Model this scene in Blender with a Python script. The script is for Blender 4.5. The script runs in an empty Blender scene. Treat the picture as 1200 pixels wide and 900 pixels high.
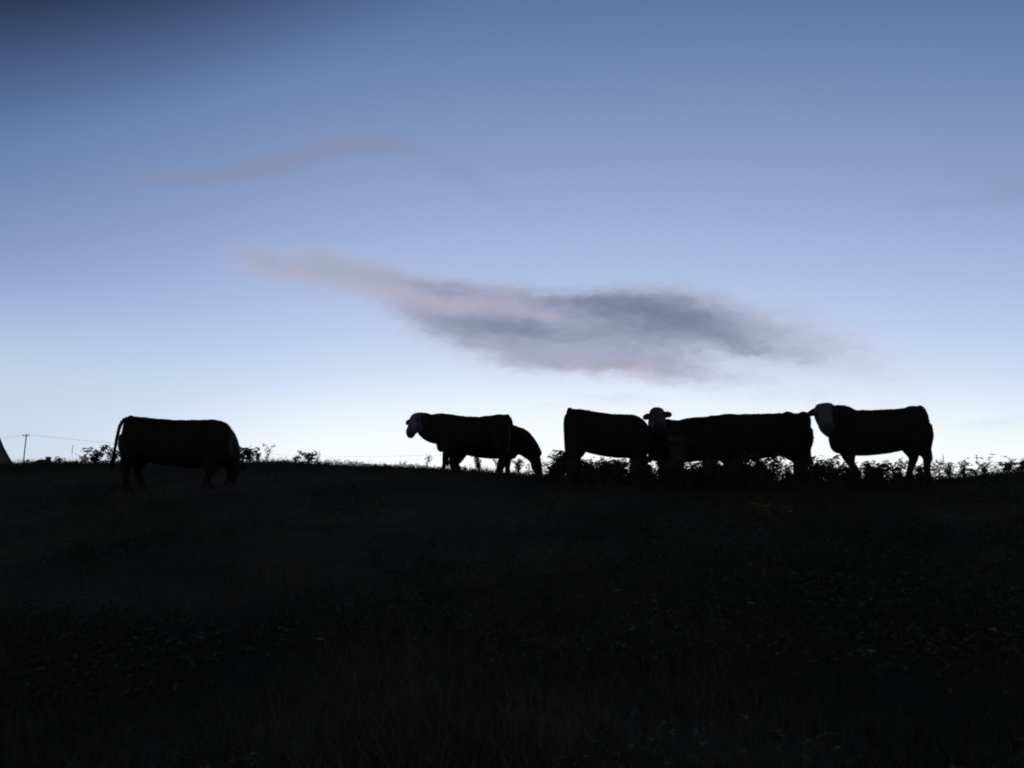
import bpy, bmesh, math, random
import numpy as np
from mathutils import Vector, Matrix, noise as mnoise
R = math.radians
random.seed(7)
sc = bpy.context.scene
C = sc.collection

# ------------------------------------------------------------------ camera
EYE = 1.6
F = 940.0 / 1200.0                    # focal length as a share of the frame width
PITCH = math.atan(170.0 / 940.0)
cd = bpy.data.cameras.new('camera')
cam = bpy.data.objects.new('camera', cd); C.objects.link(cam)
cd.sensor_width = 36.0; cd.lens = 36.0 * F
cd.clip_start = 0.05; cd.clip_end = 9000
cam.location = (0, 0, EYE); cam.rotation_euler = (math.pi / 2 + PITCH, 0, 0)
sc.camera = cam
sc.render.engine = 'CYCLES'
sc.view_settings.view_transform = 'Standard'
try: sc.view_settings.look = 'None'
except Exception: pass
sc.view_settings.exposure = 0.0; sc.view_settings.gamma = 1.0
sc.cycles.use_denoising = True
sc.cycles.pixel_filter_type = 'BLACKMAN_HARRIS'
sc.cycles.filter_width = 1.9
sc.cycles.max_bounces = 4

def UV(px, py):
    """direction (x/y, z/y) of a point of the photograph (1200x900)"""
    X = (px - 600) / 940.0; Z = (450 - py) / 940.0
    dy = math.cos(PITCH) - Z * math.sin(PITCH); dz = math.sin(PITCH) + Z * math.cos(PITCH)
    return X / dy, dz / dy
def P(px, py, d):
    u, v = UV(px, py)
    return Vector((u * d, d, EYE + v * d))
def lin(c):
    return tuple(((v / 255.0) / 12.92 if v / 255.0 <= 0.04045 else ((v / 255.0 + 0.055) / 1.055) ** 2.4) for v in c)

# ------------------------------------------------------------------ sky (dusk, the sun just below the ridge)
W = bpy.data.worlds.new('World'); sc.world = W; W.use_nodes = True
NT = W.node_tree; NT.nodes.clear()
def nd(t, **k):
    n = NT.nodes.new(t)
    for a, b in k.items(): setattr(n, a, b)
    return n
def setin(n, i, v):
    if v is None: return
    if hasattr(v, 'is_linked') or isinstance(v, bpy.types.NodeSocket): NT.links.new(v, n.inputs[i])
    else: n.inputs[i].default_value = v
def M(op, a, b=None, c=None, clamp=False):
    n = nd('ShaderNodeMath', operation=op); n.use_clamp = clamp
    setin(n, 0, a); setin(n, 1, b); setin(n, 2, c)
    return n.outputs[0]
def VM(op, a, b=None):
    n = nd('ShaderNodeVectorMath', operation=op); setin(n, 0, a); setin(n, 1, b); return n.outputs[0]
def mixc(f, a, b):
    n = nd('ShaderNodeMix', data_type='RGBA'); n.clamp_factor = True
    setin(n, 0, f); setin(n, 6, a); setin(n, 7, b); return n.outputs[2]
def smooth(x, a, b):
    n = nd('ShaderNodeMapRange', interpolation_type='SMOOTHSTEP')
    setin(n, 0, x); setin(n, 1, a); setin(n, 2, b); setin(n, 3, 0.0); setin(n, 4, 1.0); return n.outputs[0]
tc = nd('ShaderNodeTexCoord')
sep = nd('ShaderNodeSeparateXYZ'); NT.links.new(tc.outputs['Generated'], sep.inputs[0])
dx, dy, dz = sep.outputs
elev = M('MULTIPLY', M('ARCSINE', dz), 180 / math.pi)
az = M('MULTIPLY', M('ARCTAN2', dx, dy), 180 / math.pi)
AZ0 = 4.0
a2 = M('POWER', M('ABSOLUTE', M('SUBTRACT', az, AZ0)), 2.0)
kaz = M('MULTIPLY', M('MULTIPLY_ADD', smooth(az, AZ0 - 2, AZ0 - 30), 0.0022, 0.0050), M('MULTIPLY_ADD', smooth(elev, 3.0, 22.0), 0.45, 0.55))
t = M('ADD', M('ABSOLUTE', elev), M('MULTIPLY', a2, kaz))
# dark smudge of something over the lens, painted into the sky's upper left
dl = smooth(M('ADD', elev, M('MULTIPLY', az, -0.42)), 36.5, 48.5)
def el_of(py): return math.degrees(math.asin(Vector((0, 1, UV(600, py)[1])).normalized().z))
stops = [(el_of(548), (253, 255, 255)), (el_of(500), (246, 252, 255)), (el_of(465), (229, 241, 253)),
         (el_of(420), (206, 221, 246)), (el_of(370), (187, 205, 236)), (el_of(310), (170, 189, 225)),
         (el_of(250), (154, 174, 213)), (el_of(200), (141, 161, 201)), (el_of(140), (126, 149, 190)), (el_of(80), (111, 136, 180)),
         (el_of(0), (92, 119, 164)), (46, (74, 97, 136)), (62, (80, 89, 110)), (90, (90, 91, 98)), (180, (34, 36, 43))]
TM = 180.0
ramp = nd('ShaderNodeValToRGB'); ramp.color_ramp.interpolation = 'LINEAR'
els = ramp.color_ramp.elements; assert len(stops) <= 32
els[0].position = stops[0][0] / TM; els[0].color = (*lin(stops[0][1]), 1)
els[1].position = 1.0; els[1].color = (*lin(stops[-1][1]), 1)
for e, c in stops[1:-1]:
    k = els.new(e / TM); k.color = (*lin(c), 1)
setin(ramp, 0, M('DIVIDE', t, TM))
sky = ramp.outputs[0]
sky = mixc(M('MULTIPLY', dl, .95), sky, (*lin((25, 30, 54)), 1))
low = M('MULTIPLY', smooth(az, -12.0, -34.0), smooth(elev, 16.0, 5.0))
sky = mixc(M('MULTIPLY', low, .75), sky, (*lin((200, 215, 231)), 1))

# clouds, in the direction plane (x/y, z/y) ahead of the viewer
ysafe = M('MAXIMUM', dy, 0.05)
U = M('DIVIDE', dx, ysafe); V = M('DIVIDE', dz, ysafe)
cmb = nd('ShaderNodeCombineXYZ'); setin(cmb, 0, U); setin(cmb, 1, V); cmb.inputs[2].default_value = 0
uv = cmb.outputs[0]
def noise_tex(vec, scale, detail, rough, mx=(1, 1, 1), rot=0.0, loc=(0, 0, 0), dist=0.0):
    mp = nd('ShaderNodeMapping'); setin(mp, 0, vec)
    mp.inputs['Location'].default_value = loc; mp.inputs['Rotation'].default_value = (0, 0, rot); mp.inputs['Scale'].default_value = mx
    n = nd('ShaderNodeTexNoise'); setin(n, 'Vector', mp.outputs[0])
    n.inputs['Scale'].default_value = scale; n.inputs['Detail'].default_value = detail; n.inputs['Roughness'].default_value = rough
    n.inputs['Distortion'].default_value = dist
    return n
w1 = noise_tex(uv, 9, 4, .55, (1, 1.8, 1), R(9), (3, 1, 0))
w2 = noise_tex(uv, 30, 4, .6, (1, 2.0, 1), R(9), (1, 7, 0))
warp = VM('ADD', VM('MULTIPLY', VM('SUBTRACT', w1.outputs['Color'], (.5, .5, .5)), (.085, .036, 0)),
          VM('MULTIPLY', VM('SUBTRACT', w2.outputs['Color'], (.5, .5, .5)), (.026, .013, 0)))
uvw = VM('ADD', uv, warp)
sw = nd('ShaderNodeSeparateXYZ'); setin(sw, 0, uvw)
UW, VW = sw.outputs[0], sw.outputs[1]
def blob(px, py, rx, ry, ang, amp, p=1.0):
    """soft ellipse, given in photo pixels; ang > 0 falls to the right"""
    u0, v0 = UV(px, py); k = 1 / 940.0
    ca, sa = math.cos(R(-ang)), math.sin(R(-ang))
    du = M('SUBTRACT', UW, u0); dv = M('SUBTRACT', VW, v0)
    a = M('MULTIPLY_ADD', du, ca / (rx * k), M('MULTIPLY', dv, sa / (rx * k)))
    b = M('MULTIPLY_ADD', du, -sa / (ry * k), M('MULTIPLY', dv, ca / (ry * k)))
    q = M('ADD', M('MULTIPLY', a, a), M('MULTIPLY', b, b))
    if p != 1.0: q = M('POWER', q, p)
    return M('MULTIPLY', M('EXPONENT', M('MULTIPLY', q, -1.0)), amp)
def total(l):
    s = l[0]
    for x in l[1:]: s = M('ADD', s, x)
    return s
streak = noise_tex(uvw, 16, 8, .66, (1, 4.6, 1), R(10), (0, 0, 0), .4).outputs['Fac']
puff = noise_tex(uvw, 26, 6, .6, (1, 1.9, 1), R(8), (5, 2, 0), .3).outputs['Fac']
fine = noise_tex(uvw, 60, 6, .62, (1, 2.6, 1), R(10), (2, 9, 0), .3).outputs['Fac']
nz = M('ADD', M('ADD', M('MULTIPLY', M('SUBTRACT', streak, .5), .80), M('MULTIPLY', M('SUBTRACT', puff, .5), 1.0)), M('MULTIPLY', M('SUBTRACT', fine, .5), .40))
# body of the big cloud
A = total([blob(335, 316, 75, 24, 8, .62), blob(296, 303, 40, 14, 20, .50), blob(374, 300, 28, 13, 8, .52), blob(430, 326, 95, 28, 10, .84), blob(490, 340, 70, 22, 12, .45),
           blob(560, 352, 90, 26, 8, .75), blob(690, 368, 150, 34, 3, 1.05, 1.3), blob(790, 384, 115, 30, 9, .95, 1.2),
           blob(600, 398, 125, 38, 9, .98, 1.2), blob(545, 388, 75, 30, 18, .50), blob(735, 424, 120, 22, 5, .70), blob(850, 448, 150, 24, 12, .48),
           blob(900, 404, 110, 28, 15, .42), blob(980, 430, 130, 32, 16, .40), blob(880, 362, 170, 28, 14, .44), blob(1000, 405, 90, 20, 14, .20)])
aA = smooth(M('MULTIPLY_ADD', M('MULTIPLY', nz, smooth(A, .0, .34)), .68, A), .06, 1.25)
# darkness: the blue-grey shaded upper parts
D = total([blob(770, 376, 105, 28, 9, .95), blob(680, 350, 120, 18, 3, .62), blob(590, 384, 95, 15, 7, .68), blob(505, 338, 70, 13, 10, .46),
           blob(690, 404, 170, 30, 7, .34), blob(870, 396, 90, 18, 15, .34), blob(745, 434, 80, 8, 6, .25), blob(560, 400, 80, 22, 14, .26), blob(300, 304, 60, 10, 15, .2)])
dA = smooth(M('MULTIPLY_ADD', M('MULTIPLY', nz, smooth(D, .0, .34)), .58, D), .05, 1.50)
# warmth: rosy undersides
Wm = total([blob(480, 350, 150, 10, 12, .8), blob(620, 366, 90, 8, 8, .75), blob(350, 330, 110, 10, 11, .5), blob(372, 296, 20, 8, 5, .5), blob(600, 424, 130, 14, 10, .55),
            blob(735, 433, 80, 10, 6, .75), blob(860, 458, 110, 12, 14, .6)])
wA = smooth(M('MULTIPLY_ADD', M('MULTIPLY', nz, smooth(Wm, .0, .34)), .3, Wm), .05, .9)
edge = mixc(smooth(V, UV(600, 450)[1], UV(600, 330)[1]), (*lin((206, 205, 224)), 1), (*lin((172, 176, 205)), 1))
thin = mixc(smooth(A, .35, 1.15), edge, (*lin((168, 172, 196)), 1))
cc = mixc(M('MULTIPLY', wA, .58), thin, (*lin((181, 173, 190)), 1))
cc = mixc(M('MULTIPLY', dA, 1.0), cc, (*lin((104, 113, 143)), 1))
sky = mixc(M('MULTIPLY', aA, .94), sky, cc)
# high faint wisps
B = total([blob(225, 207, 105, 11, -4, .85), blob(335, 188, 95, 17, -12, .90), blob(425, 172, 75, 17, 6, .85), blob(510, 195, 75, 16, 25, .45), blob(590, 240, 80, 16, 30, .28)])
bA = smooth(M('MULTIPLY_ADD', M('MULTIPLY', nz, smooth(B, .0, .34)), .36, B), .02, 1.25)
sky = mixc(M('MULTIPLY', bA, .62), sky, (*lin((138, 143, 172)), 1))
E = total([blob(1120, 236, 90, 9, -6, .75), blob(1190, 216, 75, 22, 4, .75)])
eA = smooth(M('MULTIPLY_ADD', M('MULTIPLY', nz, smooth(E, .0, .34)), .36, E), .02, 1.25)
sky = mixc(M('MULTIPLY', eA, .5), sky, (*lin((142, 152, 182)), 1))
G = total([blob(735, 466, 65, 7, 3, .7), blob(1165, 495, 55, 8, -4, .65), blob(660, 474, 40, 4, -2, .4)])
gA = smooth(M('MULTIPLY_ADD', M('MULTIPLY', nz, smooth(G, .0, .34)), .45, G), .05, 1.2)
sky = mixc(M('MULTIPLY', gA, .55), sky, (*lin((210, 210, 230)), 1))
bg = nd('ShaderNodeBackground'); setin(bg, 0, sky); bg.inputs[1].default_value = 1.0
wo = nd('ShaderNodeOutputWorld'); NT.links.new(bg.outputs[0], wo.inputs[0])
W.cycles.sampling_method = 'MANUAL'; W.cycles.sample_map_resolution = 1024

# ------------------------------------------------------------------ materials
def mat(name, base, rough=.9, var=None, scale=8.0, bump=0.0, spec=.2, attr=None, attrcol=None, detail=4.0, patch=None):
    m = bpy.data.materials.new(name); m.use_nodes = True
    nt = m.node_tree; b = nt.nodes['Principled BSDF']
    b.inputs['Roughness'].default_value = rough
    b.inputs['Specular IOR Level'].default_value = spec
    co = nt.nodes.new('ShaderNodeTexCoord')
    nz = nt.nodes.new('ShaderNodeTexNoise'); nz.inputs['Scale'].default_value = scale; nz.inputs['Detail'].default_value = detail
    nt.links.new(co.outputs['Object'], nz.inputs['Vector'])
    mx = nt.nodes.new('ShaderNodeMix'); mx.data_type = 'RGBA'
    rr = nt.nodes.new('ShaderNodeMapRange'); rr.inputs[1].default_value = .35; rr.inputs[2].default_value = .65
    nt.links.new(nz.outputs['Fac'], rr.inputs[0]); nt.links.new(rr.outputs[0], mx.inputs[0])
    mx.inputs[6].default_value = (*base, 1); mx.inputs[7].default_value = (*(var or base), 1)
    out = mx.outputs[2]
    if patch:
        n2 = nt.nodes.new('ShaderNodeTexNoise'); n2.inputs['Scale'].default_value = .45; n2.inputs['Detail'].default_value = 6.0; n2.inputs['Roughness'].default_value = .65
        nt.links.new(co.outputs['Object'], n2.inputs['Vector'])
        r2 = nt.nodes.new('ShaderNodeMapRange'); r2.inputs[1].default_value = .38; r2.inputs[2].default_value = .62; nt.links.new(n2.outputs['Fac'], r2.inputs[0])
        m3 = nt.nodes.new('ShaderNodeMix'); m3.data_type = 'RGBA'; nt.links.new(r2.outputs[0], m3.inputs[0]); nt.links.new(out, m3.inputs[6]); m3.inputs[7].default_value = (*patch, 1)
        out = m3.outputs[2]
    if attr:
        at = nt.nodes.new('ShaderNodeAttribute'); at.attribute_name = attr
        m2 = nt.nodes.new('ShaderNodeMix'); m2.data_type = 'RGBA'
        nt.links.new(at.outputs['Fac'], m2.inputs[0]); nt.links.new(out, m2.inputs[6]); m2.inputs[7].default_value = (*attrcol, 1)
        out = m2.outputs[2]
    nt.links.new(out, b.inputs['Base Color'])
    if bump:
        bp = nt.nodes.new('ShaderNodeBump'); bp.inputs['Strength'].default_value = bump; bp.inputs['Distance'].default_value = .03
        nt.links.new(nz.outputs['Fac'], bp.inputs['Height']); nt.links.new(bp.outputs[0], b.inputs['Normal'])
    return m
MS = {
 'soil': mat('pasture ground', (.068, .062, .036), .95, (.046, .043, .026), 2.2, .6, .1, detail=8, patch=(.042, .038, .028)),
 'grass': mat('grass blades', (.125, .108, .062), .8, (.082, .074, .044), .6, patch=(.048, .048, .032)),
 'leaf': mat('weed leaves', (.085, .084, .048), .75, (.056, .058, .034), 3.0),
 'leaf_yellow': mat('yellowing leaves', (.34, .27, .07), .8, (.20, .17, .05), 5.0),
 'stem': mat('weed stems', (.06, .055, .035), .85, (.04, .04, .025), 6.0),
 'flower': mat('pale flower heads', (.30, .28, .23), .8, (.22, .21, .17), 30.0),
 'coat': mat('dark cow coat', (.032, .024, .020), .8, (.020, .015, .013), 14.0, .4, .08, 'white', (.18, .165, .16)),
 'coat_brown': mat('brown cow coat', (.038, .024, .018), .8, (.024, .016, .012), 14.0, .4, .08, 'white', (.18, .165, .16)),
 'switch': mat('tail hair', (.02, .015, .012), .9, (.012, .01, .008), 20.0),
 'eye': mat('wet dark eye', (.01, .008, .007), .15, None, 5, 0, .5),
 'hoof': mat('hoof horn', (.03, .027, .024), .5, (.02, .018, .016), 20),
 'pole': mat('weathered pole wood', (.13, .11, .095), .9, (.09, .078, .07), 6.0, .3),
 'ceramic': mat('insulator', (.10, .07, .06), .3, None, 5, 0, .5),
 'wire': mat('aluminium wire', (.12, .12, .13), .5, None, 5),
 'slate': mat('dark purple roof slate', (.055, .040, .060), .7, (.04, .03, .045), 9.0, .4),
 'tile': mat('red brown roof tile', (.11, .035, .030), .85, (.08, .028, .024), 7.0, .4),
 'wall': mat('rendered wall', (.25, .23, .21), .9, (.20, .185, .17), 3.0, .2),
 'brick': mat('chimney brick', (.20, .09, .07), .9, (.15, .07, .055), 12.0, .3),
 'glass': mat('window glass', (.02, .025, .03), .08, None, 5, 0, .6),
 'wood': mat('painted door wood', (.07, .05, .04), .6, (.05, .038, .03), 8.0),
}

# ------------------------------------------------------------------ helpers
def tag(o, label=None, cat=None, group=None, kind=None):
    if label: o['label'] = label
    if cat: o['category'] = cat
    if group: o['group'] = group
    if kind: o['kind'] = kind
    return o
def mesh_obj(name, verts, faces, material, parent=None, smooth_=False):
    me = bpy.data.meshes.new(name); me.from_pydata([tuple(v) for v in verts], [], faces); me.update()
    if smooth_: me.polygons.foreach_set('use_smooth', [True] * len(me.polygons))
    me.materials.append(MS[material])
    o = bpy.data.objects.new(name, me); C.objects.link(o)
    if parent: o.parent = parent
    return o
def empty(name, loc, rz=0.0):
    o = bpy.data.objects.new(name, None); C.objects.link(o); o.location = loc; o.rotation_euler = (0, 0, rz); o.empty_display_size = .2
    return o
class MB:
    def __init__(s): s.v = []; s.f = []
    def add(s, v, f):
        n = len(s.v); s.v += [tuple(x) for x in v]; s.f += [tuple(n + i for i in q) for q in f]
    def box(s, c, d, rot=None):
        v = [Vector((x * d[0] / 2, y * d[1] / 2, z * d[2] / 2)) for x in (-1, 1) for y in (-1, 1) for z in (-1, 1)]
        if rot: v = [rot @ p for p in v]
        s.add([p + Vector(c) for p in v], [(0, 1, 3, 2), (4, 6, 7, 5), (0, 4, 5, 1), (2, 3, 7, 6), (0, 2, 6, 4), (1, 5, 7, 3)])
    def tube(s, pts, rad, n=8):
        loft(s, pts, rad, rad, n)
    def build(s, name, material, parent=None, smooth_=False):
        return mesh_obj(name, s.v, s.f, material, parent, smooth_)
def catmull(vals, m):
    """vals: list of tuples; returns m samples between each pair"""
    a = np.array(vals, float); out = []
    for i in range(len(a) - 1):
        p0 = a[max(i - 1, 0)]; p1 = a[i]; p2 = a[i + 1]; p3 = a[min(i + 2, len(a) - 1)]
        for k in range(m):
            t_ = k / m
            out.append(.5 * ((2 * p1) + (-p0 + p2) * t_ + (2 * p0 - 5 * p1 + 4 * p2 - p3) * t_ ** 2 + (-p0 + 3 * p1 - 3 * p2 + p3) * t_ ** 3))
    out.append(a[-1]); return out
def loft(mb, pts, rw, rh, n=12, sub=1, side=None, e=1.0):
    """closed tube; rw = half width along the side vector, rh = half height"""
    rows = [tuple(p) + (a, b) for p, a, b in zip(pts, rw, rh)]
    if sub > 1: rows = catmull(rows, sub)
    P_ = [Vector(r[:3]) for r in rows]
    v = []; f = []
    for i, r in enumerate(rows):
        tan = (P_[min(i + 1, len(P_) - 1)] - P_[max(i - 1, 0)]).normalized()
        s_ = Vector(side) if side is not None else (Vector((0, 1, 0)) if abs(tan.y) < .9 else Vector((1, 0, 0)))
        s_ = (s_ - tan * s_.dot(tan)).normalized(); up = tan.cross(s_)
        for k in range(n):
            a = 2 * math.pi * k / n; ca, sa = math.cos(a), math.sin(a)
            ca = math.copysign(abs(ca) ** e, ca); sa = math.copysign(abs(sa) ** e, sa)
            v.append(P_[i] + s_ * ca * max(r[3], .001) + up * sa * max(r[4], .001))
    for i in range(len(rows) - 1):
        for k in range(n):
            f.append((i * n + k, i * n + (k + 1) % n, (i + 1) * n + (k + 1) % n, (i + 1) * n + k))
    f.append(tuple(range(n))[::-1]); f.append(tuple((len(rows) - 1) * n + k for k in range(n)))
    mb.add(v, f)
def ball(mb, c, r, n=10, m=8, rot=None):
    v = []; f = []
    for i in range(m + 1):
        th = math.pi * i / m
        for k in range(n):
            a = 2 * math.pi * k / n
            p = Vector((math.sin(th) * math.cos(a) * r[0], math.sin(th) * math.sin(a) * r[1], math.cos(th) * r[2]))
            if i in (0, m): p += Vector((math.cos(a), math.sin(a), 0)) * 1e-4
            if rot: p = rot @ p
            v.append(p + Vector(c))
    for i in range(m):
        for k in range(n): f.append((i * n + k, (i + 1) * n + k, (i + 1) * n + (k + 1) % n, i * n + (k + 1) % n))
    f.append(tuple(range(n))); f.append(tuple(m * n + k for k in range(n))[::-1])
    mb.add(v, f)

# ------------------------------------------------------------------ terrain
RIDGE_PX = [(-400, 552), (-100, 549), (0, 546), (60, 543.5), (150, 542), (220, 539.5), (300, 541), (400, 545), (470, 547), (520, 550), (600, 556), (660, 560), (760, 562),
            (900, 563), (1000, 564), (1080, 563), (1130, 560), (1200, 553), (1300, 548), (1600, 545)]
_u = [UV(a, b)[0] for a, b in RIDGE_PX]; _vv = [UV(a, b)[1] for a, b in RIDGE_PX]
def sstep(a, b, x):
    t_ = min(1, max(0, (x - a) / (b - a))); return t_ * t_ * (3 - 2 * t_)
def ridge_y(u): return 16.8 - 1.6 * sstep(-.08, .12, u)
def bumps(x, y):
    n = mnoise.noise(Vector((x * .35, y * .35, 0))) * .10 + mnoise.noise(Vector((x * 1.1, y * 1.1, 4))) * .045 + mnoise.noise(Vector((x * 3.1, y * 3.1, 9))) * .018
    return n
def H(x, y):
    # direction to the ridge line as seen from the foot of the slope
    u = x / max(y, 12.0) if y > 0 else x / 12.0
    u = max(-1.6, min(1.6, u))
    ry = ridge_y(u); hr = EYE + ry * float(np.interp(u, _u, _vv))
    s = y / ry
    if s <= 1:
        z = hr * (abs(s) ** 1.35 if s > 0 else s * .35)
        amp = (1 - .75 * sstep(.8, .97, s)) * sstep(0, 4, math.hypot(x, y))
    else:
        d = y - ry
        z = hr - .015 * d - (3.6 + hr * .1) * sstep(3.0, 60.0, d)
        amp = .25 + .75 * sstep(4, 30, d)
    if abs(y) > 400 or abs(x) > 400: amp *= .3
    return z + bumps(x, y) * amp
def axis(lo, hi, fine_lo, fine_hi, step, grow):
    c = list(np.arange(fine_lo, fine_hi, step)); a = []; s_ = step; p = fine_lo
    while p > lo: s_ *= grow; p -= s_; a.append(p)
    b = []; s_ = step; p = c[-1]
    while p < hi: s_ *= grow; p += s_; b.append(p)
    return a[::-1] + c + b
xs = axis(-4000, 4000, -14, 14, .16, 1.11); ys = axis(-900, 5000, 1.0, 21, .13, 1.09)
tv = [(x, y, H(x, y)) for y in ys for x in xs]
nx = len(xs)
tf = [(j * nx + i, j * nx + i + 1, (j + 1) * nx + i + 1, (j + 1) * nx + i) for j in range(len(ys) - 1) for i in range(nx - 1)]
ground = mesh_obj('ground', tv, tf, 'soil', None, True); tag(ground, kind='structure')

# ------------------------------------------------------------------ grass and low growth (nobody could count it)
def grass_mesh():
    v = []; f = []
    rnd = random.Random(3)
    def blade(x, y, h, w, lean):
        z = H(x, y) - .01; a = rnd.uniform(0, 6.283); b = rnd.uniform(0, 6.283)
        cx, cy = math.cos(a) * w, math.sin(a) * w; lx, ly = math.cos(b) * lean * h, math.sin(b) * lean * h
        n = len(v)
        v.extend([(x - cx, y - cy, z), (x + cx, y + cy, z), (x + lx * .35 + cx * .7, y + ly * .35 + cy * .7, z + h * .6), (x + lx * .35 - cx * .7, y + ly * .35 - cy * .7, z + h * .6), (x + lx, y + ly, z + h)])
        f.extend([(n, n + 1, n + 2, n + 3), (n + 3, n + 2, n + 4)])
    def patchy(x, y): return .5 + .5 * mnoise.noise(Vector((x * .8, y * .8, 2.5)))
    k = 0
    while k < 62000:
        # more blades near the viewer and along the crest
        y = 2.4 + 15.0 * rnd.random() ** 1.25; x = rnd.uniform(-.74, .74) * max(y, 4) * 1.05
        p = patchy(x, y)
        if rnd.random() > .25 + p: continue
        blade(x, y, rnd.uniform(.05, .16) * (.6 + p), rnd.uniform(.003, .006), rnd.uniform(.2, .9)); k += 1
    # tufts on the skyline
    for i in range(330):
        u = rnd.uniform(-.80, .80)
        if u > .02 and rnd.random() < .3: continue
        y = ridge_y(u) + rnd.uniform(-.8, .9); x = u * y; hh = rnd.choice([.06, .08, .08, .11, .16]) * rnd.uniform(.7, 1.3)
        for j in range(rnd.randint(14, 46)):
            blade(x + rnd.gauss(0, .10), y + rnd.gauss(0, .10), hh * rnd.uniform(.5, 1.2), rnd.uniform(.002, .004), rnd.uniform(.1, .7))
    for i in range(26000):
        u = rnd.uniform(-.80, .80); y = ridge_y(u) + rnd.uniform(-1.6, 3.0); x = u * y
        blade(x, y, rnd.uniform(.03, .10), rnd.uniform(.002, .004), rnd.uniform(.2, .8))
    return v, f
v, f = grass_mesh()
g = mesh_obj('grass', v, f, 'grass'); tag(g, 'rough dark pasture grass covering the near slope up to the skyline', 'grass', kind='stuff')

def add_leaf(mb, base, dirv, ln, wd, rnd, fold=.25):
    d = Vector(dirv).normalized(); s_ = d.cross(Vector((rnd.uniform(-.3, .3), rnd.uniform(-.3, .3), 1)))
    if s_.length < 1e-3: s_ = Vector((1, 0, 0))
    s_.normalize(); n_ = s_.cross(d)
    b = Vector(base); tip = b + d * ln - n_ * ln * .12
    mb.add([b, b + d * ln * .32 + s_ * wd * .45 + n_ * wd * fold, b + d * ln * .68 + s_ * wd * .38 + n_ * wd * fold * .7, tip,
            b + d * ln * .68 - s_ * wd * .38 + n_ * wd * fold * .7, b + d * ln * .32 - s_ * wd * .45 + n_ * wd * fold, b + d * ln * .45],
           [(0, 1, 6), (1, 2, 6), (2, 3, 6), (3, 4, 6), (4, 5, 6), (5, 0, 6)])
def low_growth():
    rnd = random.Random(11); mb = MB(); k = 0
    while k < 30000:
        y = 3.0 + 12.6 * rnd.random() ** 1.4; u = rnd.uniform(-.72, .74); x = u * y
        dens = mnoise.noise(Vector((x * .55 + 7, y * .55, 1))) + .9 * sstep(-.15, .25, u) * sstep(4, 9, y) - .25
        if rnd.random() > .35 + dens: continue
        z = H(x, y); hh = rnd.uniform(.02, .20) * (.6 + 1.3 * sstep(-.1, .25, u) * max(.2, .6 + mnoise.noise(Vector((x * .9, y * .9, 6))))); a = rnd.uniform(0, 6.283)
        for j in range(3):
            a2_ = a + j * 2.1
            add_leaf(mb, (x, y, z + hh), (math.cos(a2_), math.sin(a2_), rnd.uniform(-.2, .6)), rnd.uniform(.03, .07), rnd.uniform(.02, .04), rnd)
            k += 1
    k = 0
    while k < 15000:
        u = rnd.uniform(-.74, .76); y = ridge_y(u) + rnd.gauss(0, .45); x = u * y
        cl = mnoise.noise(Vector((x * 1.7, 3.3, 0))) + .6 * mnoise.noise(Vector((x * 5.1, 8.3, 0)))
        hm = .035 + .10 * max(0, cl + .15) + .05 * sstep(.02, .1, u)
        z = H(x, y) + rnd.uniform(.0, hm) * rnd.uniform(.4, 1.2); a = rnd.uniform(0, 6.283)
        add_leaf(mb, (x, y, z), (math.cos(a), math.sin(a), rnd.uniform(-.2, 1.2)), rnd.uniform(.025, .065), rnd.uniform(.015, .035), rnd)
        k += 1
    return mb
o = low_growth().build('undergrowth', 'leaf'); tag(o, 'low tangled leafy undergrowth spread over the dark slope, thickest to the right', 'undergrowth', kind='stuff')

# ------------------------------------------------------------------ cows
TRUNK = [(-1.00, 1.31, .78, .11), (-.985, 1.355, .68, .19), (-.90, 1.372, .62, .26), (-.70, 1.378, .58, .30), (-.45, 1.355, .53, .33), (-.15, 1.335, .48, .38),
         (.15, 1.335, .45, .385), (.40, 1.35, .44, .36), (.60, 1.372, .45, .32), (.78, 1.345, .48, .27), (.92, 1.28, .53, .22), (1.0, 1.17, .62, .13)]
def remeshed(mb, voxel, smooth_iter):
    me = bpy.data.meshes.new('tmp'); me.from_pydata(mb.v, [], mb.f); me.update()
    ob = bpy.data.objects.new('tmp', me); C.objects.link(ob)
    bm = bmesh.new(); bm.from_mesh(me); bmesh.ops.recalc_face_normals(bm, faces=bm.faces); bm.to_mesh(me); bm.free()
    r = ob.modifiers.new('r', 'REMESH'); r.mode = 'VOXEL'; r.voxel_size = voxel
    s_ = ob.modifiers.new('s', 'SMOOTH'); s_.factor = .5; s_.iterations = smooth_iter
    dg = bpy.context.evaluated_depsgraph_get(); ev = ob.evaluated_get(dg)
    out = bpy.data.meshes.new_from_object(ev)
    vs = np.empty(len(out.vertices) * 3); out.vertices.foreach_get('co', vs); vs = vs.reshape(-1, 3)
    fs = [tuple(p.vertices) for p in out.polygons]
    bpy.data.objects.remove(ob); bpy.data.meshes.remove(me); bpy.data.meshes.remove(out)
    res = MB(); res.v = [tuple(x) for x in vs]; res.f = fs
    return res
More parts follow.
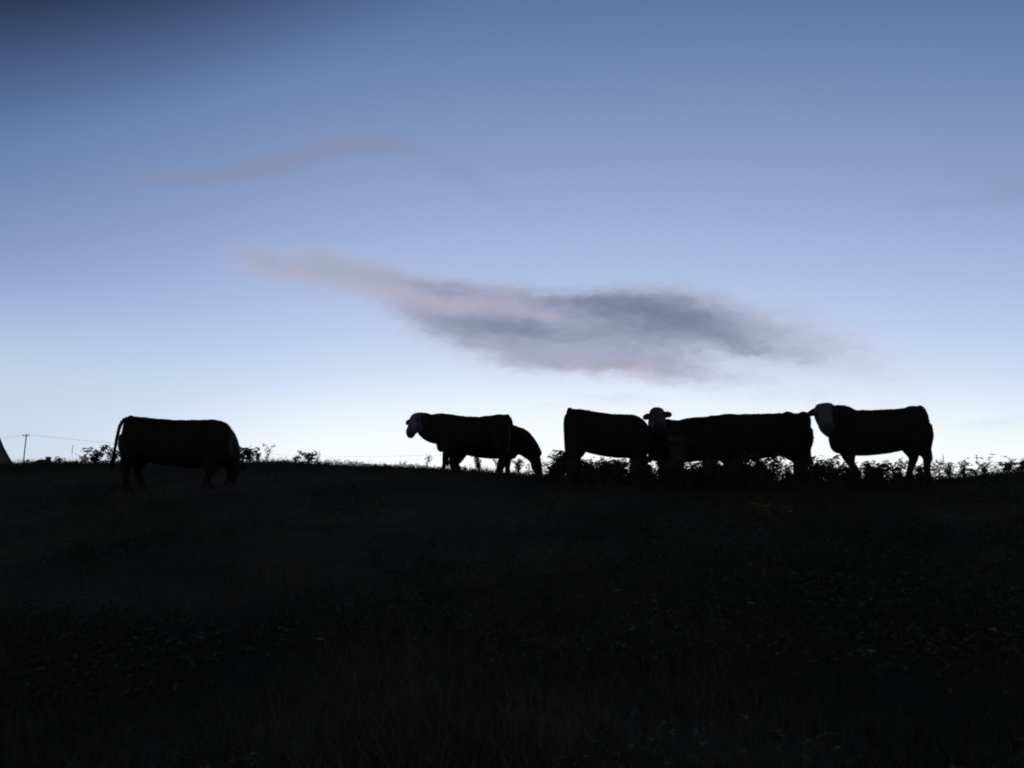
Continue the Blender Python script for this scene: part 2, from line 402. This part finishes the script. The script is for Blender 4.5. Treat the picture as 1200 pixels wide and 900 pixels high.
def make_cow(px_rump, px_chest, py_top, depth, face, label, poll, hdir, yaw=0.0, neck_mid=None, legs=None, tail=None, coat='coat', roll=0.0, belly=.05, tilt=0.0, front_drop=0.0, hscale=1.0, ear_at=.05, ear_len=1.0, nk=1.0,
             ear_drop=.12, trunk_dz=None, seed=0, white_crest=False, width=1.0, foot_px=None, blaze=1.0):
    """template is 2 m long and 1.37 m tall: x forward, z up; face = +1 looks to the right, -1 to the left"""
    rnd = random.Random(seed)
    xa = UV(px_rump, 520)[0] * depth; xb = UV(px_chest, 520)[0] * depth
    L = abs(xb - xa) / math.cos(R(yaw)); cx = (xa + xb) / 2
    gz = H(cx, depth)
    sx = L / 2.0; sz = (P(cx / depth, py_top, depth).z - gz) / 1.375; sy = (sx + sz) / 2 * width
    S = Vector((sx, sy, sz))
    rz = (0 if face > 0 else math.pi) + R(yaw)
    mb = MB()
    # trunk
    dzs = trunk_dz or {}
    rows = catmull(TRUNK, 4); n = 22; vv = []; ff = []
    for r in rows:
        x, zt, zb, w = r; zt += tilt * x - front_drop * max(0, x - .32) + .016 * mnoise.noise(Vector((x * 3.2, seed * 7.3, 0))) + .010 * mnoise.noise(Vector((x * 9, seed * 3.1, 5))); zb += belly * sstep(1.0, .6, abs(x)); zc = zt * .46 + zb * .54
        for k in range(n):
            a = 2 * math.pi * k / n; ca, sa = math.cos(a), math.sin(a)
            yy = math.copysign(abs(ca) ** .82, ca) * w; h = (zt - zc) if sa > 0 else (zc - zb)
            yy *= (1 - .25 * max(0, sa) ** 2)
            vv.append((x, yy, zc + math.copysign(abs(sa) ** .9, sa) * h))
    for i in range(len(rows) - 1):
        for k in range(n): ff.append((i * n + k, i * n + (k + 1) % n, (i + 1) * n + (k + 1) % n, (i + 1) * n + k))
    ff.append(tuple(range(n))[::-1]); ff.append(tuple((len(rows) - 1) * n + k for k in range(n)))
    mb.add(vv, ff)
    # hip bones, shoulder blades, tail head
    for s_ in (-1, 1):
        ball(mb, (-.62, s_ * .20, 1.30), (.10, .07, .06)); ball(mb, (.55, s_ * .17, 1.05 + tilt * .5 - front_drop * .5), (.18, .12, .26))
        ball(mb, (-.77, s_ * .15, .88), (.20, .14, .36))
    ball(mb, (-.92, 0, 1.345 - tilt), (.07, .05, .05)); ball(mb, (.58, 0, 1.322 + tilt * .6 - front_drop * .42), (.24, .06, .045))
    # legs
    lg = legs or {}
    hoofs = []
    for key in ('fl', 'fr', 'hl', 'hr'):
        s_ = 1 if key[1] == 'l' else -1
        d = lg.get(key, 0.0)                                     # foot swung forward by d
        if key[0] == 'f':
            pts = [(.66, s_ * .17, .95), (.67, s_ * .185, .72), (.66 + d * .35, s_ * .175, .42), (.60 + d * .75, s_ * .165, .22), (.60 + d * .95, s_ * .165, .115), (.63 + d, s_ * .165, .05), (.65 + d, s_ * .165, .0)]
            rad = [.17, .14, .080, .054, .060, .062, .068]
        else:
            pts = [(-.73, s_ * .16, 1.00), (-.75, s_ * .20, .76), (-.80 + d * .2, s_ * .19, .58), (-.86 + d * .5, s_ * .175, .44), (-.83 + d * .8, s_ * .17, .24), (-.82 + d * .95, s_ * .17, .115), (-.79 + d, s_ * .17, .05), (-.77 + d, s_ * .17, .0)]
            rad = [.25, .23, .150, .088, .062, .064, .062, .068]
        loft(mb, pts, rad, [r * (1.15 if i < 3 else 1.1) for i, r in enumerate(rad)], 12, 4)
        hoofs.append(Vector(pts[-1]))
    # neck
    poll = Vector(poll); hd = Vector(hdir).normalized()
    base = Vector((.62, 0, 1.03 - front_drop * .42)); nm = Vector(neck_mid) if neck_mid else (base + poll) / 2 + Vector((0, 0, -.02))
    back = poll - hd * .02 + Vector((0, 0, -.10)) * (1 if abs(hd.z) < .8 else 0)
    side = (hd + (poll - base).normalized()).cross(Vector((0, 0, 1)))
    side = Vector((side.x, side.y, 0)).normalized() if side.length > .05 else Vector((0, 1, 0))
    if side.y < 0: side = -side
    loft(mb, [base, base.lerp(nm, .55), nm, nm.lerp(back, .6), back + hd * .07], [q * nk for q in (.23, .21, .185, .16, .13)], [q * nk for q in (.35, .34, .30, .245, .18)], 16, 4, side=Vector((0, 1, 0)) if abs(side.y) > .6 else side)
    ball(mb, base + Vector((.18, 0, -.17)), (.14, .12, .18)); ball(mb, back + Vector((0, 0, -.10)) - hd * .03, (.11, .10, .15))     # brisket
    # head frame
    hs = hd.cross(Vector((0, 0, 1)))
    if hs.length < .05: hs = Vector((0, -1, 0))
    hs.normalize(); hu = hs.cross(hd).normalized()
    rm = Matrix.Rotation(R(roll), 3, hd); hs = rm @ hs; hu = rm @ hu
    def hp(a, b, c): return poll + (hd * a + hs * b + hu * c) * hscale
    hpts = [hp(-.05, 0, -.055), hp(.015, 0, -.05), hp(.10, 0, -.07), hp(.20, 0, -.085), hp(.32, 0, -.075), hp(.42, 0, -.07), hp(.49, 0, -.075), hp(.525, 0, -.08)]
    hw = [.10, .128, .140, .128, .100, .098, .106, .088]; hh = [.08, .12, .150, .158, .132, .112, .106, .082]
    v = []; ff = []; n = 16
    rws = catmull([tuple(p) + (a, b) for p, a, b in zip(hpts, hw, hh)], 3)
    for r in rws:
        for k in range(n):
            a = 2 * math.pi * k / n; ca, sa = math.cos(a), math.sin(a)
            v.append(Vector(r[:3]) + hs * math.copysign(abs(ca) ** .8, ca) * r[3] * hscale + hu * math.copysign(abs(sa) ** .85, sa) * r[4] * hscale)
    for i in range(len(rws) - 1):
        for k in range(n): ff.append((i * n + k, i * n + (k + 1) % n, (i + 1) * n + (k + 1) % n, (i + 1) * n + k))
    ff.append(tuple(range(n))[::-1]); ff.append(tuple((len(rws) - 1) * n + k for k in range(n)))
    mb.add(v, ff)
    ball(mb, hp(.0, 0, .03), (.07, .07, .035))                   # poll tuft
    mb = remeshed(mb, .020, 6)
    # second pass: ears and tail keep their thinness
    for s_ in (-1, 1):
        e0 = hp(ear_at, s_ * .085, -.02); ed = (hs * s_ + Vector((0, 0, -ear_drop)) - hd * .12).normalized()
        et = [e0 + ed * q * ear_len for q in (0, .055, .115, .17, .205)]
        loft(mb, et, [.048, .060, .066, .054, .024], [.034, .028, .024, .022, .014], 10, 3, side=((Vector((0, 0, 1)) if abs(hd.z) < .85 else hd) + hu * .2).normalized())
    tl = tail or [(-.99, 0, 1.29), (-1.04, 0, 1.20), (-1.05, 0, 1.0), (-1.04, 0, .75), (-1.03, 0, .55)]
    loft(mb, [(-.90, 0, 1.33)] + tl, [.045] + [.036 - .012 * i / len(tl) for i in range(len(tl))], [.045] + [.036 - .012 * i / len(tl) for i in range(len(tl))], 8, 3)
    for h_ in hoofs: ball(mb, h_ + Vector((.02, 0, .03)), (.07, .055, .045))
    mb = remeshed(mb, .015, 2)
    vs = np.array(mb.v)
    # coat unevenness
    out = []
    for p in mb.v:
        q = Vector(p)
        k = mnoise.noise(q * 9 + Vector((seed, 0, 0))) * .010 + mnoise.noise(q * 28) * .006
        out.append(q + Vector((0, 0, 1)) * k * (1 if q.z > .9 else .3))
    mb.v = [tuple(x) for x in out]
    nbody = len(mb.v)
    # normals for the hair
    me = bpy.data.meshes.new('tmpn'); me.from_pydata(mb.v, [], mb.f); me.update()
    nr = np.empty(len(me.vertices) * 3); me.vertices.foreach_get('normal', nr); nr = nr.reshape(-1, 3)
    bpy.data.meshes.remove(me)
    idx = list(range(nbody)); rnd.shuffle(idx)
    for i in idx[:9000]:
        p = Vector(mb.v[i]); nn = Vector(nr[i])
        if p.z < .12: continue
        ln = rnd.uniform(.008, .022); dd = (nn + Vector((-.6, rnd.uniform(-.3, .3), -.35)) * .8).normalized()
        s_ = dd.cross(Vector((rnd.uniform(-1, 1), rnd.uniform(-1, 1), rnd.uniform(-1, 1)))).normalized() * .004
        mb.add([p - s_ - nn * .004, p + s_ - nn * .004, p + dd * ln], [(0, 1, 2)])
    # pattern: white face, crest
    wt = []
    for p in mb.v:
        q = (Vector(p) - poll) / hscale; a = q.dot(hd); b = abs(q.dot(hs)); c = q.dot(hu)
        w = 0.0
        inh = sstep(.30, .22, math.hypot(b, c)) * sstep(-.06, .0, a + .3 * (c + .05)) * sstep(.66, .60, a)
        if inh > 0:
            w = inh * blaze
            if b > .15 and a < .2: w *= .25                     # ears stay dark
            e_ = math.hypot(a - .17, b - .115, c + .02)
            if e_ < .055: w *= .3
            if a > .47: w *= .55                                  # greyer muzzle
        if white_crest:
            s2 = (Vector(p) - Vector((.62, 0, 1.36))).dot((poll - Vector((.62, 0, 1.36))).normalized())
            dl_ = ((Vector(p) - Vector((.62, 0, 1.36))) - (poll - Vector((.62, 0, 1.36))).normalized() * s2)
            if 0 < s2 < (poll - Vector((.62, 0, 1.36))).length * .9 and dl_.length < .12 and dl_.z > -.02: w = max(w, .30 * sstep(.12, .06, dl_.length))
        wt.append(w)
    root = empty('cow', (cx, depth, gz), rz)
    tag(root, label, 'cow', 'cattle standing and grazing along the ridge')
    vfin = [(p[0] * S.x, p[1] * S.y, p[2] * S.z) for p in mb.v]
    body = mesh_obj('body', vfin, mb.f, coat, root, True)
    at = body.data.attributes.new('white', 'FLOAT', 'POINT'); at.data.foreach_set('value', wt)
    # tail switch
    ts = MB(); end = Vector(tl[-1])
    for i in range(90):
        a = rnd.uniform(0, 6.283); r0 = rnd.uniform(0, .022); ln = rnd.uniform(.12, .30)
        b = end + Vector((math.cos(a) * r0, math.sin(a) * r0, rnd.uniform(-.02, .06)))
        e_ = b + Vector((math.cos(a) * .035 * rnd.random(), math.sin(a) * .035 * rnd.random(), -ln)); m_ = (b + e_) / 2 + Vector((math.cos(a), math.sin(a), 0)) * .018
        s_ = Vector((math.sin(a), -math.cos(a), 0)) * .004
        ts.add([b - s_, b + s_, m_ + s_, m_ - s_, e_], [(0, 1, 2, 3), (3, 2, 4)])
    ts.v = [(p[0] * S.x, p[1] * S.y, p[2] * S.z) for p in ts.v]
    ts.build('tail_switch', 'switch', root)
    for s_ in (-1, 1):
        eb = MB(); c = hp(.17, s_ * .118, -.02); ball(eb, c, (.022, .022, .022), 8, 6)
        eb.v = [(p[0] * S.x, p[1] * S.y, p[2] * S.z) for p in eb.v]
        eb.build('eye', 'eye', root, True)
    for h_ in hoofs:
        hb = MB(); loft(hb, [h_ + Vector((.005, 0, .055)), h_ + Vector((.015, 0, .02)), h_ + Vector((.03, 0, -.02))], [.060, .068, .074], [.066, .078, .088], 12)
        hb.v = [(p[0] * S.x, p[1] * S.y, p[2] * S.z) for p in hb.v]
        hb.build('hoof', 'hoof', root, True)
    return root
# y > 0 in the template is towards the viewer for a cow that faces left, away from him for one that faces right
make_cow(146, 271, 490, 13.5, 1, 'dark cow alone at the far left with its tail held out behind it', poll=(.88, .50, .60), hdir=(-.18, .25, -1), neck_mid=(.82, .16, .90), belly=-.02, tilt=-.035,
         tail=[(-1.02, 0, 1.36), (-1.11, 0, 1.24), (-1.15, 0, 1.0), (-1.17, 0, .80), (-1.19, 0, .62)], legs={'hl': .12, 'hr': -.02, 'fl': -.1, 'fr': .08}, seed=1, blaze=0, ear_drop=.6, nk=1.08)
make_cow(598, 512, 486, 18.0, -1, 'pale-faced cow in side view looking left, head level with its back', poll=(1.59, .05, 1.34), hdir=(.22, .74, -.66), neck_mid=(1.20, 0, 1.08), belly=.14,
         legs={'fl': .24, 'fr': -.24, 'hl': .15, 'hr': -.12}, seed=2, coat='coat_brown', ear_drop=.18, roll=16, hscale=1.16, ear_len=1.15, ear_at=.07, nk=1.04)
make_cow(526, 606, 497, 19.3, 1, 'smaller dark cow grazing, half hidden behind the cow that looks left', poll=(1.58, -.05, .58), hdir=(.30, -.1, -1), neck_mid=(1.16, 0, .92), yaw=-8, belly=.10, tilt=-.03,
         legs={'fl': .1, 'fr': -.1}, seed=3, blaze=0, ear_drop=.2, nk=1.05, ear_len=.8)
make_cow(664, 762, 482, 16.3, 1, 'dark cow in the middle of the herd, rounded rump to the left, head hidden', poll=(.96, .50, .60), hdir=(.0, .3, -1), neck_mid=(.92, .16, .88), yaw=8, seed=4, tilt=-.045, front_drop=.10,
         legs={'hl': -.1, 'hr': .1}, blaze=0, ear_drop=.7, belly=.03)
make_cow(866, 759, 491, 17.3, -1, 'pale-faced cow looking at the viewer over the back of its neighbours', poll=(.85, .34, 1.50), hdir=(.10, 1, -.70), neck_mid=(.80, .10, 1.20),
         seed=5, coat='coat_brown', ear_drop=.12, roll=6, hscale=1.25, ear_at=.13, blaze=.4, nk=1.1)
make_cow(948, 806, 483, 15.9, -1, 'long dark cow grazing to the left, its tail hanging straight down', poll=(1.18, .10, .74), hdir=(.20, .25, -1), neck_mid=(1.04, .03, .92), belly=-.02, front_drop=.27, tilt=.02,
         seed=6, white_crest=True, tail=[(-.99, 0, 1.34), (-1.03, 0, 1.22), (-1.01, 0, 1.0), (-.99, 0, .75), (-1.0, 0, .5)], blaze=.15, ear_drop=-.5, nk=1.05)
make_cow(1087, 974, 478, 15.2, -1, 'pale-faced cow at the right end of the herd, face turned to the viewer', poll=(1.24, .26, 1.36), hdir=(.16, .95, -.85), neck_mid=(1.0, .08, 1.12),
         seed=7, legs={'fl': .10, 'fr': -.2, 'hl': -.02, 'hr': .18}, coat='coat_brown', ear_drop=.55, belly=.03, tilt=-.03, hscale=1.22, ear_at=.05, ear_len=1.05, nk=1.05, blaze=.65)

# ------------------------------------------------------------------ weeds
def weed_meshes(seed, h, nst, leaf, spread, dens=1.0, upright=.7):
    rnd = random.Random(seed); st = MB(); lv = MB()
    for i in range(nst):
        a = rnd.uniform(0, 6.283); hh = h * rnd.uniform(.55, 1.0); lean = rnd.uniform(.1, 1) * spread
        pts = []
        for k in range(7):
            t_ = k / 6
            pts.append(Vector((math.cos(a) * lean * hh * t_ ** 1.5 + rnd.gauss(0, .008), math.sin(a) * lean * hh * t_ ** 1.5 + rnd.gauss(0, .008), -.03 + hh * (t_ - .22 * spread * t_ ** 2.4))))
        st.tube(pts, [.006 - .0045 * k / 6 for k in range(7)], 5)
        nl = int(hh / .038 * dens)
        for k in range(nl):
            t_ = rnd.uniform(.15, 1.0) ** .8; j = min(5, int(t_ * 6)); p = pts[j].lerp(pts[j + 1], t_ * 6 - j)
            b = rnd.uniform(0, 6.283); pl = rnd.uniform(.01, .05) * (1.2 - t_)
            tip = p + Vector((math.cos(b), math.sin(b), .5)) * pl
            st.add([p + Vector((.002, 0, 0)), p - Vector((.002, 0, 0)), tip], [(0, 1, 2)])
            for q in range(rnd.choice([1, 1, 3])):
                bb = b + (q - 1) * .9
                add_leaf(lv, tip, (math.cos(bb), math.sin(bb), rnd.uniform(-.7, .7)), leaf * rnd.uniform(.55, 1.15), leaf * rnd.uniform(.32, .6), rnd)
    return st, lv
VAR = {}
def variant(key, *a):
    if key not in VAR:
        st, lv = weed_meshes(*a)
        def me_of(mb, n, m):
            me = bpy.data.meshes.new(n); me.from_pydata(mb.v, [], mb.f); me.update(); me.materials.append(MS[m]); return me
        VAR[key] = (me_of(st, 'stem', 'stem'), me_of(lv, 'foliage', 'leaf'))
    return VAR[key]
KIND = {
 'bramble': [variant('b%d' % i, 100 + i, .46, 9, .092, .75, 1.5) for i in range(5)],
 'nettle': [variant('n%d' % i, 200 + i, .52, 11, .070, .45, 1.7) for i in range(5)],
 'spindly': [variant('s%d' % i, 300 + i, .50, 4, .062, .5, .9) for i in range(4)],
 'tiny': [variant('t%d' % i, 400 + i, .22, 7, .065, .8, 1.4) for i in range(4)],
}
wr = random.Random(21)
def weed(kind, px, depth, scale, label, group, dz=0.0, pick=None, yellow=False, name=None):
    u = UV(px, 555)[0]; x = u * depth
    ms = KIND[kind][pick if pick is not None else wr.randrange(len(KIND[kind]))]
    r = empty(name or {'bramble': 'bramble', 'nettle': 'weed', 'spindly': 'weed', 'tiny': 'weed'}[kind], (x, depth, H(x, depth) + dz), wr.uniform(0, 6.283))
    r.scale = (scale, scale, scale * wr.uniform(.92, 1.08))
    tag(r, label, 'weed', group)
    for nme, me in zip(('stem', 'foliage'), ms):
        if yellow and nme == 'foliage':
            me = me.copy(); me.materials.clear(); me.materials.append(MS['leaf_yellow'])
        o = bpy.data.objects.new(nme, me); C.objects.link(o); o.parent = r
    return r
def rd(px): return ridge_y(UV(px, 555)[0])
GL = 'weeds on the bare skyline at the left'
weed('bramble', 110, rd(110) - .1, 1.05, 'leafy weed, tallest on the skyline left of the leftmost cow', GL, pick=0)
weed('tiny', 98, rd(98), 1.2, 'low broad-leaved weed just left of the leaning skyline weed', GL)
weed('bramble', 132, rd(132), 0.85, 'leafy weed on the skyline crossed by the leftmost cow\'s tail', GL, pick=1)
weed('tiny', 68, rd(68), .9, 'low weed on the skyline just right of the distant red roof', GL)
weed('tiny', 30, rd(30), .75, 'tiny weed on the skyline at the foot of the distant pole', GL)
weed('bramble', 292, rd(292) - .1, 1.0, 'dense leafy weed on the skyline against the leftmost cow\'s chest', GL, pick=2)
weed('nettle', 283, rd(283) - .1, .8, 'bushy weed touching the chest of the leftmost cow', GL, pick=4)
weed('nettle', 301, rd(301), .62, 'bushy weed in the middle of the clump right of the leftmost cow', GL, pick=0)
weed('spindly', 312, rd(312), 0.95, 'thin weed with a raised tip right of the dense weed by the leftmost cow', GL, pick=1)
weed('bramble', 362, rd(362), 0.85, 'spreading leafy weed on the skyline between leftmost cow and the herd', GL, pick=3)
weed('spindly', 371, rd(371), .7, 'thin arching weed at the right side of the spreading skyline weed', GL, pick=3)
weed('tiny', 345, rd(345), 1.1, 'short weed under the left branch of the spreading skyline weed', GL)
weed('tiny', 452, rd(452), .5, 'tiny weed on the skyline left of the cow that looks left', GL)
GM = 'weeds under the cow that looks left'
weed('spindly', 500, rd(500), 0.84, 'feathery weed on the skyline just before the front feet of the cow that looks left', GM, pick=2)
weed('nettle', 561, rd(561), 0.76, 'branching weed under the belly of the cow that looks left', GM, pick=1)
weed('tiny', 545, rd(545), .6, 'tiny weed behind the front feet of the cow that looks left', GM)
weed('nettle', 607, rd(607), 0.74, 'weed under the chin of the smaller grazing cow', GM, pick=2)
weed('spindly', 620, rd(620), .7, 'thin weed by the mouth of the smaller grazing cow', GM, pick=0)
weed('nettle', 585, rd(585), 0.65, 'low weed between the hind feet of the cow that looks left', GM, pick=3)
for px, s_, k in ((648, .70, 0), (654, .92, 1), (660, 1.3, 2), (666, 1.4, 4), (655, 1.15, 3)):
    weed('nettle', px, rd(px) - .2, s_, 'tall leafy weed in the clump against the rump of the middle grazing cow', 'weeds by the middle cow\'s rump', pick=k)
for i in range(110):
    px = 640 + (1092 - 640) * (i + wr.random()) / 110
    kind = wr.choice(['nettle', 'spindly', 'bramble', 'spindly', 'spindly', 'nettle'])
    weed(kind, px, rd(px) - wr.uniform(.1, 1.2), wr.uniform(.5, .95) * (1.36 + .50 * mnoise.noise(Vector((px * .035, 2.2, 0)))), 'leafy weed in the thick row before the legs of the right-hand cows', 'weeds before the right-hand cows')
for i in range(26):
    px = 775 + 110 * wr.random()
    weed('nettle', px, 14.2 - .3 * wr.random(), wr.uniform(.9, 1.25), 'taller leafy weed hiding the grazing head and legs of the long cow', 'tall weeds before the long grazing cow')
for i in range(26):
    px = 668 + 95 * wr.random()
    weed(wr.choice(['nettle', 'spindly']), px, rd(px) - wr.uniform(.1, 1.0), wr.uniform(.8, 1.2), 'leafy weed in the thick row before the legs of the right-hand cows', 'weeds before the right-hand cows')
GR = 'weeds on the skyline at the right edge'
for px, k, s_, lb in ((1100, 'spindly', .72, 'thin weed close behind the rightmost cow\'s rump'), (1112, 'nettle', .60, 'upright pointed weed, first full one right of the herd'),
                      (1128, 'nettle', .55, 'rounded weed, second full one right of the herd'), (1143, 'tiny', .9, 'faint low weed between the rounded weed and the dark spike'),
                      (1154, 'nettle', .50, 'narrow dark weed standing like a spike near the right edge'), (1180, 'bramble', .62, 'broad-leaved weed with round dark leaves near the right edge'),
                      (1197, 'bramble', .66, 'broad-leaved weed cut by the right edge of the view')):
    weed(k, px, rd(px), s_ * 1.25, lb, GR)
# yellowing plants in the dark slope
for px, y, s_ in ((878, 12.2, .55), (893, 12.0, .6), (920, 11.9, .55)):
    weed('tiny', px, y, s_ * 2.2, 'weed with yellowing leaves on the slope below the long grazing cow', 'yellowing weeds on the slope', yellow=True)

# thin dry seed stalks on the skyline
def stalk(px, h, label):
    d = rd(px); x = UV(px, 550)[0] * d; r = empty('seed_stalk', (x, d, H(x, d))); tag(r, label, 'grass stalk', 'dry seed stalks')
    rnd = random.Random(px); mb = MB(); pts = [Vector((.03 * math.sin(k) * .4, 0, h * k / 6 - .02)) for k in range(7)]
    mb.tube(pts, [.0022 - .0002 * k for k in range(7)], 5); mb.build('stem', 'stem', r)
    sb = MB()
    for i in range(26):
        t_ = rnd.uniform(.55, 1); a = rnd.uniform(0, 6.283)
        add_leaf(sb, pts[-1] * t_, (math.cos(a), math.sin(a), 1.6), .035, .008, rnd)
    sb.build('seed_head', 'stem', r)
stalk(83, .38, 'faint tall seed stalk on the skyline between the red roof and the leaning weed')
stalk(469, .13, 'short upright seed stalk on the skyline just left of the cow that looks left')
stalk(1107, .46, 'tall thin seed stalk right of the herd above the pointed weed')
stalk(1146, .40, 'thin seed stalk between the rounded weed and the dark spike at the right')

# pale flower heads in the dark
for px, py, lb in ((1021, 762, 'pale flower head low on the slope, right of the middle of the dark foreground'), (1165, 738, 'pale flower head near the right edge of the dark foreground'),
                   (880, 708, 'pale flower head in the dark foreground below the yellowing weeds'), (724, 692, 'pale flower head in the dark foreground below the middle grazing cow'),
                   (375, 750, 'pale flower head in the dark foreground, left of the middle'), (442, 590, 'small pale flower head high on the slope between the leftmost cow and the herd')):
    u, v0 = UV(px, py); d = 3.0
    while d < 16 and EYE + v0 * d > H(u * d, d) + .2: d += .05
    x = u * d; r = empty('wildflower', (x, d, H(x, d))); tag(r, lb, 'wildflower', 'pale wildflowers on the slope')
    mb = MB(); mb.tube([(0, 0, -.02), (.01, 0, .1), (0, .01, .19)], [.004, .003, .003], 5); mb.build('stem', 'stem', r)
    fb = MB(); rnd = random.Random(px)
    for i in range(22):
        a = rnd.uniform(0, 6.283); q = rnd.uniform(0, .028); ball(fb, (math.cos(a) * q, .01 + math.sin(a) * q, .195 + rnd.uniform(-.004, .006)), (.006, .006, .004), 6, 4)
    fb.build('flower_head', 'flower', r)

# ------------------------------------------------------------------ far poles, wires and roofs
def pole(px, py, d, label):
    top = P(px, py, d); gz = H(top.x, d); h = top.z - gz
    r = empty('utility_pole', (top.x, d, gz), .25); tag(r, label, 'utility pole', 'utility poles of the power line')
    mb = MB(); loft(mb, [(0, 0, -.3), (0, 0, h * .5), (0, 0, h)], [.13, .11, .09], [.13, .11, .09], 12); mb.build('shaft', 'pole', r, True)
    mb = MB(); mb.box((0, -.14, h - .28), (1.15, .10, .12)); mb.build('crossarm', 'pole', r)
    for xx in (-.5, 0, .5):
        mb = MB(); z0 = h - .22 if xx else h
        y0 = -.14 if xx else 0
        loft(mb, [(xx, y0, z0), (xx, y0, z0 + .06), (xx, y0, z0 + .12), (xx, y0, z0 + .2)], [.03, .075, .05, .03], [.03, .075, .05, .03], 10); mb.build('insulator', 'ceramic', r, True)
    m = Matrix.Rotation(.25, 3, 'Z')
    return [Vector((top.x, d, gz)) + m @ Vector((xx, -.14, h - .02)) for xx in (-.5, .5)]
pA = pole(31, 509, 150, 'thin distant utility pole rising above the skyline near the left edge')
pB = pole(586, 529, 230, 'very distant utility pole hidden behind the hind legs of the cow that looks left')
pC = pole(-160, 520, 150, 'distant utility pole just outside the left edge')
wi = MB()
for a, b, sag in ((pA, pB, 2.6), (pC, pA, .9)):
    for p, q in zip(a, b):
        pts = []
        for k in range(41):
            t_ = k / 40; w = p.lerp(q, t_); w.z -= sag * 4 * t_ * (1 - t_) ; pts.append(w)
        wi.tube(pts, [.010] * 41, 5)
tag(wi.build('power_line', 'wire'), 'faint wires slung from the distant pole across the sky at the left', 'power line')

# steep roofed hut at the left edge
hx = P(-19, 545, 45).x; d = 45.0; gz = H(hx, d); eave = P(13, 546, d); zt = P(-19, 484, d).z; hwid = eave.x - hx; ze = eave.z
r = empty('hut', (hx, d, gz), math.atan2(-hx, d)); tag(r, 'steep dark roof of a hut cut off by the left edge of the view', 'hut')
mb = MB(); wh = ze - gz + .1
for sx_, sy_, cx_, cy_ in ((2 * hwid * .86, .18, 0, 0), (2 * hwid * .86, .18, 0, 4.0)): mb.box((cx_, cy_, wh / 2 - .2), (sx_, sy_, wh + .4))
for s_ in (-1, 1): mb.box((s_ * (hwid * .86 - .09), 2.0, wh / 2 - .2), (.18, 3.82, wh + .4))
w_ = mb.build('wall', 'wall', r)
mb = MB(); prof = [(0, zt - gz), (.55 * hwid, ze - gz + (zt - ze) * .36), (.82 * hwid, ze - gz + (zt - ze) * .12), (hwid * 1.05, ze - gz - .05)]
prof = [(-a, b) for a, b in prof[:0:-1]] + prof; n = len(prof)
v = [(a, yy, b) for yy in (-.35, 4.35) for a, b in prof] + [(a * .95, yy, b - .14) for yy in (-.34, 4.34) for a, b in prof]
ff = [(i, i + 1, n + i + 1, n + i) for i in range(n - 1)] + [(2 * n + i + 1, 2 * n + i, 3 * n + i, 3 * n + i + 1) for i in range(n - 1)]
ff += [(i + 1, i, 2 * n + i, 2 * n + i + 1) for i in range(n - 1)] + [(n + i, n + i + 1, 3 * n + i + 1, 3 * n + i) for i in range(n - 1)] + [(0, n, 3 * n, 2 * n), (2 * n - 1, n - 1, 3 * n - 1, 4 * n - 1)]
mb.add(v, ff); mb.build('roof', 'slate', r)
mb = MB(); m_ = n // 2; v = [(a * .86, -.02, b - .16) for a, b in prof] ; mb.add(v + [(a, .10, b) for a, _, b in v], [tuple(range(n)), tuple(range(2 * n - 1, n - 1, -1))]); mb.build('gable', 'wall', r)
mb = MB(); mb.box((0, -.12, 1.0), (.9, .06, 2.0)); mb.build('door', 'wood', r)

# cottage whose roof top shows over the skyline
d = 62.0; top = P(51, 538.5, d); gz = H(top.x, d); h = top.z - gz; hw_ = 3.2; rise = 2.5
r = empty('cottage', (top.x, d, gz)); tag(r, 'red brown roof top of a distant cottage just clearing the skyline near the left edge', 'cottage')
wz = h - rise; mb = MB()
mb.box((0, -hw_ + .15, wz / 2), (2 * hw_, .3, wz)); mb.box((0, hw_ - .15, wz / 2), (2 * hw_, .3, wz))
for s_ in (-1, 1): mb.box((s_ * (hw_ - .15), 0, wz / 2), (.3, 2 * hw_ - .6, wz))
mb.build('wall', 'wall', r)
mb = MB(); e_ = hw_ + .35
mb.add([(-e_, -e_, wz - .1), (e_, -e_, wz - .1), (e_, e_, wz - .1), (-e_, e_, wz - .1), (-.3, -.1, h), (.3, -.1, h), (.3, .1, h), (-.3, .1, h)],
       [(0, 1, 5, 4), (1, 2, 6, 5), (2, 3, 7, 6), (3, 0, 4, 7), (4, 5, 6, 7), (3, 2, 1, 0)])
rf = mb.build('roof', 'tile', r)
mb = MB(); mb.box((.2, .3, h - .1), (.24, .30, .55)); mb.box((.2, .3, h + .20), (.29, .35, .05)); mb.build('chimney', 'brick', rf)
mb = MB(); mb.box((0, -hw_ - .03, 1.0), (.95, .08, 2.0)); mb.build('door', 'wood', r)
for xx in (-1.8, 1.8):
    mb = MB()
    for a, b, c_, d_ in ((0, .55, 1.1, .08), (0, -.55, 1.1, .08), (.51, 0, .08, 1.02), (-.51, 0, .08, 1.02)): mb.box((xx + a, -hw_ - .03, 1.5 + b), (c_, .08, d_))
    wf = mb.build('window', 'wood', r)
    mb = MB(); mb.box((xx, -hw_ - .015, 1.5), (.94, .02, 1.02)); mb.build('pane', 'glass', wf)
